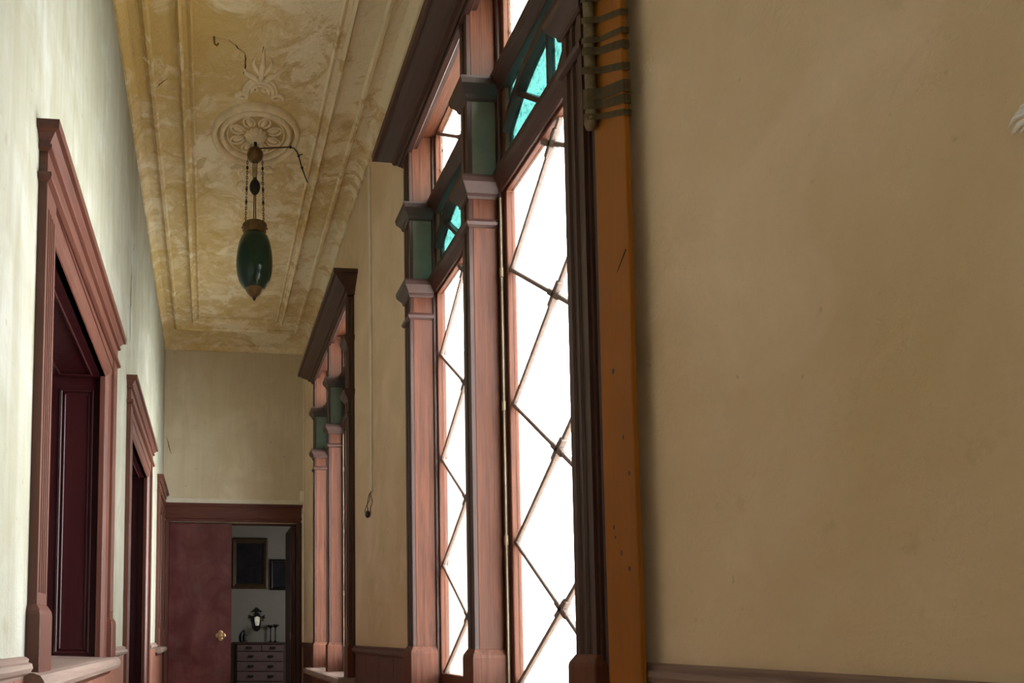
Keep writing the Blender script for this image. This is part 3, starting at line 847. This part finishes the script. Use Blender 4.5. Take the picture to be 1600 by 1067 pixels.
def pxz(poly, y0, y1):
    n = len(poly); vs = [(p, y, q) for y in (y0, y1) for p, q in poly]
    return MB().add(vs, [(i, (i+1) % n, (i+1) % n + n, i + n) for i in range(n)] + [tuple(range(n)), tuple(range(n, 2*n))[::-1]])
mp_ = pxz(gl, 11.980, 11.986); mp_.v = [(x, y - .08 * (x - mx), z) for x, y, z in mp_.v]
obj('mirror_pane', mp_, 'mirror_glass', mi)
obj('mirror_frame', MB().tube([(p, 11.978, q) for p, q in gl + gl[:2]], .016, 8), 'black_frame', mi)
def scr(cx_, cz_, r, t0, t1, w):
    return MB().tube([(cx_ + r*math.cos(t0 + (t1-t0)*i/12)*(1 - .03*i), 11.98, cz_ + r*math.sin(t0 + (t1-t0)*i/12)*(1 - .03*i)) for i in range(13)], [w*(1 - .04*i) for i in range(13)])
for s in (-1, 1):
    a0, a1 = (PI*.9, -PI*.8) if s < 0 else (PI*.1, PI*1.8)
    obj('scroll', scr(mx + s*.085, mz + .035, .034, a0, a1, .016), 'black_frame', mi)
    obj('scroll', scr(mx + s*.035, mz + .135, .034, a0, a1, .014), 'black_frame', mi)
    obj('scroll', scr(mx + s*.030, mz - .115, .028, a0, a1, .013), 'black_frame', mi)
    obj('leaf', MB().tube([(mx + s*.09, 11.98, mz + .06), (mx + s*.115, 11.98, mz + .085), (mx + s*.118, 11.98, mz + .105)], [.014, .010, .002]), 'black_frame', mi)
obj('crest', pxz([(mx - .05, mz + .17), (mx - .025, mz + .175), (mx - .04, mz + .20), (mx - .012, mz + .195), (mx, mz + .228), (mx + .012, mz + .195), (mx + .04, mz + .20), (mx + .025, mz + .175), (mx + .05, mz + .17), (mx, mz + .150)], 11.968, 11.992), 'black_frame', mi, bevel=.004)
obj('pendant', pxz([(mx - .05, mz - .10), (mx + .05, mz - .10), (mx + .035, mz - .145), (mx, mz - .168), (mx - .035, mz - .145)], 11.97, 11.992), 'black_frame', mi, bevel=.006)

# ------------------------------------------------------------------ hanging lamp
lx, ly = .262, 4.42
lamp = empty('hanging_lamp', (lx, ly, 3.148), 'green glass egg-shaped lamp hanging on chains from the ceiling rosette', 'lamp')
obj('hook', MB().tube([(lx, ly, 4.175), (lx + .004, ly, 4.15), (lx, ly, 4.12)], .010), 'iron_dark', lamp)
obj('canopy', MB().lathe([(.006, .048), (.020, .044), (.040, .030), (.050, .008), (.050, -.006), (.040, -.028), (.018, -.040), (.002, -.042)], (lx, ly, 4.085)), 'brass_old', lamp)
obj('counterweight', MB().lathe([(.008, .062), (.012, .050), (.022, .040), (.032, .018), (.034, 0), (.030, -.020), (.020, -.036), (.010, -.046), (.002, -.048)], (lx, ly, 3.875)), 'iron_dark', lamp)
def chain(p, q, n):
    mb = MB()
    for i in range(n):
        a = Vector(p).lerp(Vector(q), i / n); b = Vector(p).lerp(Vector(q), (i + 1) / n)
        pts = []; ax = Vector((1, 0, 0)) if i % 2 else Vector((0, 1, 0)); d = (b - a); mid = (a + b) / 2
        for k in range(9):
            t_ = 2*PI*k/8; pts.append(mid + d * .62 * math.cos(t_) + ax * .0052 * math.sin(t_))
        mb.tube(pts, .0021, 5)
    return mb
for s, x1 in ((-1, .205), (1, .318)):
    c_ = obj('chain', chain((lx + s*.046, ly, 4.06), (x1, ly, 3.63), 26), 'iron_dark', lamp)
    for z, k in ((4.00, .14), (3.86, .47), (3.78, .65)): obj('chain_knot', MB().ell((lx + s*.046 + (x1 - lx - s*.046)*k, ly, z), .008, .008, .012), 'iron_dark', c_)
for i, dx in enumerate((-.012, 0, .012)):
    obj('cord', MB().tube([(lx + dx, ly + (.006 if i == 1 else -.004), 4.05), (lx + dx * .8, ly, 3.92)], .0028), 'iron_dark', lamp)
for dx in (-.007, .007):
    obj('cord', MB().tube([(lx + dx * .6, ly, 3.84), (lx + dx, ly, 3.60)], .0032), 'iron_dark', lamp)
obj('crown_ring', MB().lathe([(.050, .0), (.066, .0), (.072, .018), (.070, .036), (.076, .048), (.077, .060), (.070, .066), (.060, .066), (.056, .045), (.050, .03)], (lx, ly, 3.567), 32), 'brass_old', lamp)
for k in range(14):
    a = 2*PI*k/14
    obj('crown_stud', MB().ell((lx + .075*math.cos(a), ly + .075*math.sin(a), 3.612), .007, .007, .009, 8, 6), 'brass_old', lamp)
body = [(.052, 3.572), (.068, 3.568), (.084, 3.548), (.098, 3.510), (.108, 3.460), (.113, 3.405), (.112, 3.355), (.106, 3.310), (.094, 3.272), (.076, 3.245), (.058, 3.222), (.040, 3.205), (.020, 3.196), (.002, 3.194)]
obj('glass_body', MB().lathe(body, (lx, ly, 0), 40), 'glass_green', lamp)
obj('bottom_cap', MB().lathe([(.056, 3.252), (.060, 3.243), (.054, 3.226), (.042, 3.206), (.028, 3.190), (.014, 3.180), (.002, 3.178)][::-1], (lx, ly, -.012), 28), 'brass_old', lamp)
obj('finial', MB().lathe([(.001, 3.146), (.006, 3.152), (.013, 3.164), (.009, 3.172), (.015, 3.178), (.007, 3.186)], (lx, ly, 0), 14), 'iron_dark', lamp)
# loose wire beside the lamp
wr = MB().tube([(lx + .004, ly, 4.128), (.36, ly, 4.138), (.44, ly, 4.146), (.484, ly, 4.150), (.508, ly, 4.144), (.526, ly, 4.122), (.536, ly, 4.095), (.554, ly, 4.03), (.573, ly, 3.975), (.593, ly, 3.925)], .0040)
wo = obj('loose_wire', wr, 'iron_dark', lamp)
wo['label'] = 'loose dark wire hanging beside the lamp'
for p in ((.484, 4.150), (.536, 4.095), (.558, 4.02)): obj('wire_knot', MB().ell((p[0], ly, p[1]), .009, .009, .009, 8, 6), 'iron_dark', wo)
obj('wire_twist', MB().tube([(.528, ly, 4.094), (.560, ly - .01, 4.103)], .003), 'iron_dark', wo)
# ceiling hook in its patch of new plaster
hk = obj('ceiling_hook', MB().tube([(.0, 3.66, zc), (.0, 3.66, zc - .02), (.004, 3.665, zc - .035), (.016, 3.67, zc - .038), (.022, 3.67, zc - .026)], .005), 'stain_rust')
tag(hk, 'small rusty hook in the stained ceiling left of the rosette', 'hook')
tk = [(-.06 + 0*i, 0) for i in range(1)]

# ------------------------------------------------------------------ conduits on the right wall
cd = empty('cable_conduit', (XR, 4.48, 1.99), 'thin cream cable conduit on the wall between the windows, loose wires at its end', 'conduit')
obj('tube', MB().tube([(XR - .007, 4.50, 4.10), (XR - .007, 4.48, 3.2), (XR - .007, 4.475, 1.985)], .010, 10), 'conduit_white', cd)
def wirex(pts, r=.0022): return MB().tube([(XR - .012 - .004*math.sin(i), y, z) for i, (y, z) in enumerate(pts)], r, 6)
zz = 1.985
def bez(p0, p1, p2, p3, n=12):
    return [tuple((1-t)**3*a + 3*(1-t)**2*t*b + 3*(1-t)*t*t*c_ + t**3*d for a, b, c_, d in zip(p0, p1, p2, p3)) for t in [i/n for i in range(n+1)]]
obj('wire', wirex(bez((4.475, zz), (4.60, 1.945), (4.72, 1.875), (4.575, 1.858))), 'cord_brown', cd)
obj('wire', wirex(bez((4.475, zz), (4.53, 1.95), (4.60, 1.92), (4.58, 1.875))), 'cord_brown', cd)
obj('wire', wirex(bez((4.475, zz), (4.45, 1.93), (4.43, 1.86), (4.545, 1.857))), 'cord_brown', cd)
b_ = obj('socket_ball', MB().ell((XR - .016, 4.56, 1.857), .016, .024, .024, 16, 12), 'porcelain_black', cd)
obj('centre_screw', MB().ell((XR - .032, 4.556, 1.859), .003, .0055, .0055, 10, 6), 'white_metal', b_)
cd2 = empty('cable_conduit', (XR, 7.76, 1.0), 'thin cream conduit with a small box in the corner by the end door', 'conduit')
obj('tube', MB().tube([(XR - .008, 7.775, 4.14), (XR - .008, 7.775, 1.03)], .0085, 10), 'conduit_white', cd2)
obj('junction_box', MB().box(.960, XR - .002, 7.745, 7.795, 2.52, 2.64), 'conduit_white', cd2, bevel=.004)
obj('trunking', MB().box(.985, XR - .001, 7.77, 7.799, 1.03, 2.40), 'conduit_white', cd2, bevel=.003)

# ------------------------------------------------------------------ ochre plank with tied roll
pk = MB(); n = 16; zs = [3.55 * i / n for i in range(n + 1)]; vs = []; fs = []
for z in zs:
    j = .0020 * math.sin(z * 5) + random.uniform(-.0012, .0012)
    vs += [(.962, 1.588 + j, z), (.976, 1.588 + j, z), (.976, 1.720 + j * .5, z), (.962, 1.720 + j * .5, z)]
for k in range(n):
    for i in range(4):
        q = (i + 1) % 4; fs.append((4*k+i, 4*k+q, 4*k+4+q, 4*k+4+i))
fs += [(3, 2, 1, 0), tuple(4*n+i for i in range(4))]
plank = tag(obj('plank', pk.add(vs, fs), 'plank_ochre', bevel=.002), 'tall ochre wooden plank leaning upright beside the nearest lattice window', 'plank')
for (y, z) in ((1.63, 1.28), (1.655, 1.32), (1.60, 1.24), (1.66, 1.345), (1.61, 1.55), (1.645, 1.72), (1.59, 1.46)):
    obj('knot', MB().ell((.9620, y + .02, z), .0012, random.uniform(.003, .006), random.uniform(.004, .008), 10, 6), 'wood_dark', plank)
obj('scratch', MB().tube([(.9617, 1.635, 1.95), (.9617, 1.595, 1.985)], [.0008, .0018], 6), 'crack_dark', plank)
pole = empty('wrapped_pole', (.946, 1.703, 2.352), 'grey cloth-wrapped pole tied with brown strips to the ochre plank', 'pole')
pr = []; z = 2.245
prof = [(.002, 0), (.013, .006), (.017, .022), (.015, .044), (.012, .06), (.013, .15), (.014, .22), (.012, .30), (.015, .38), (.018, .40), (.016, .425), (.013, .45), (.013, .70), (.015, .90), (.002, .91)]
obj('roll', MB().lathe([(r * 1.04, q) for r, q in prof], (.946, 1.703, 2.352), 16), 'cloth_roll', pole)
def strap(z0, slope, w):
    """flat band around pole and plank"""
    pts = [(.929, 1.704), (.932, 1.692), (.944, 1.684), (.9595, 1.676), (.9600, 1.63), (.9600, 1.586), (.969, 1.5845), (.9785, 1.586), (.9785, 1.70), (.9785, 1.7225), (.966, 1.7235), (.945, 1.7195), (.933, 1.714)]
    vs = []; fs = []; n = len(pts)
    for x, y in pts:
        dz = slope * (1.69 - y) / .105
        cxx, cyy = .962, 1.655; L = math.hypot(x - cxx, y - cyy); ox, oy = (x - cxx) / L * .0016, (y - cyy) / L * .0016
        vs += [(x, y, z0 + dz - w/2), (x + ox, y + oy, z0 + dz - w/2), (x + ox, y + oy, z0 + dz + w/2), (x, y, z0 + dz + w/2)]
    for k in range(n):
        k2 = (k + 1) % n
        for i in range(4):
            j = (i + 1) % 4; fs.append((4*k+i, 4*k+j, 4*k2+j, 4*k2+i))
    mb = MB().add(vs, fs); return obj('strap', mb, 'cloth_strap', pole)
for z0, z1_, w in ((2.378, 2.313, .015), (2.409, 2.346, .022), (2.436, 2.379, .030), (2.499, 2.427, .018), (2.550, 2.4825, .020), (2.579, 2.517, .015), (2.632, 2.562, .016), (2.69, 2.62, .018), (2.75, 2.69, .018)): strap(z0, z1_ - z0, w)
# torn white plaster tuft at the right picture edge
tf = MB()
for i in range(9):
    y = .795 + random.uniform(-.012, .010); z = 1.712 + i * .0036
    tf.tube([(XR + .002, y - .03, z), (XR - .006, y - .012, z + .004), (XR - .012, y + .002, z + .002 + random.uniform(-.002, .003)), (XR - .010, y + .012, z - .003)], [.003, .0035, .0028, .0006], 6)
tag(obj('plaster_flake', tf, 'plaster_white'), 'white torn plaster flake on the tan wall at the right edge', 'plaster flake')
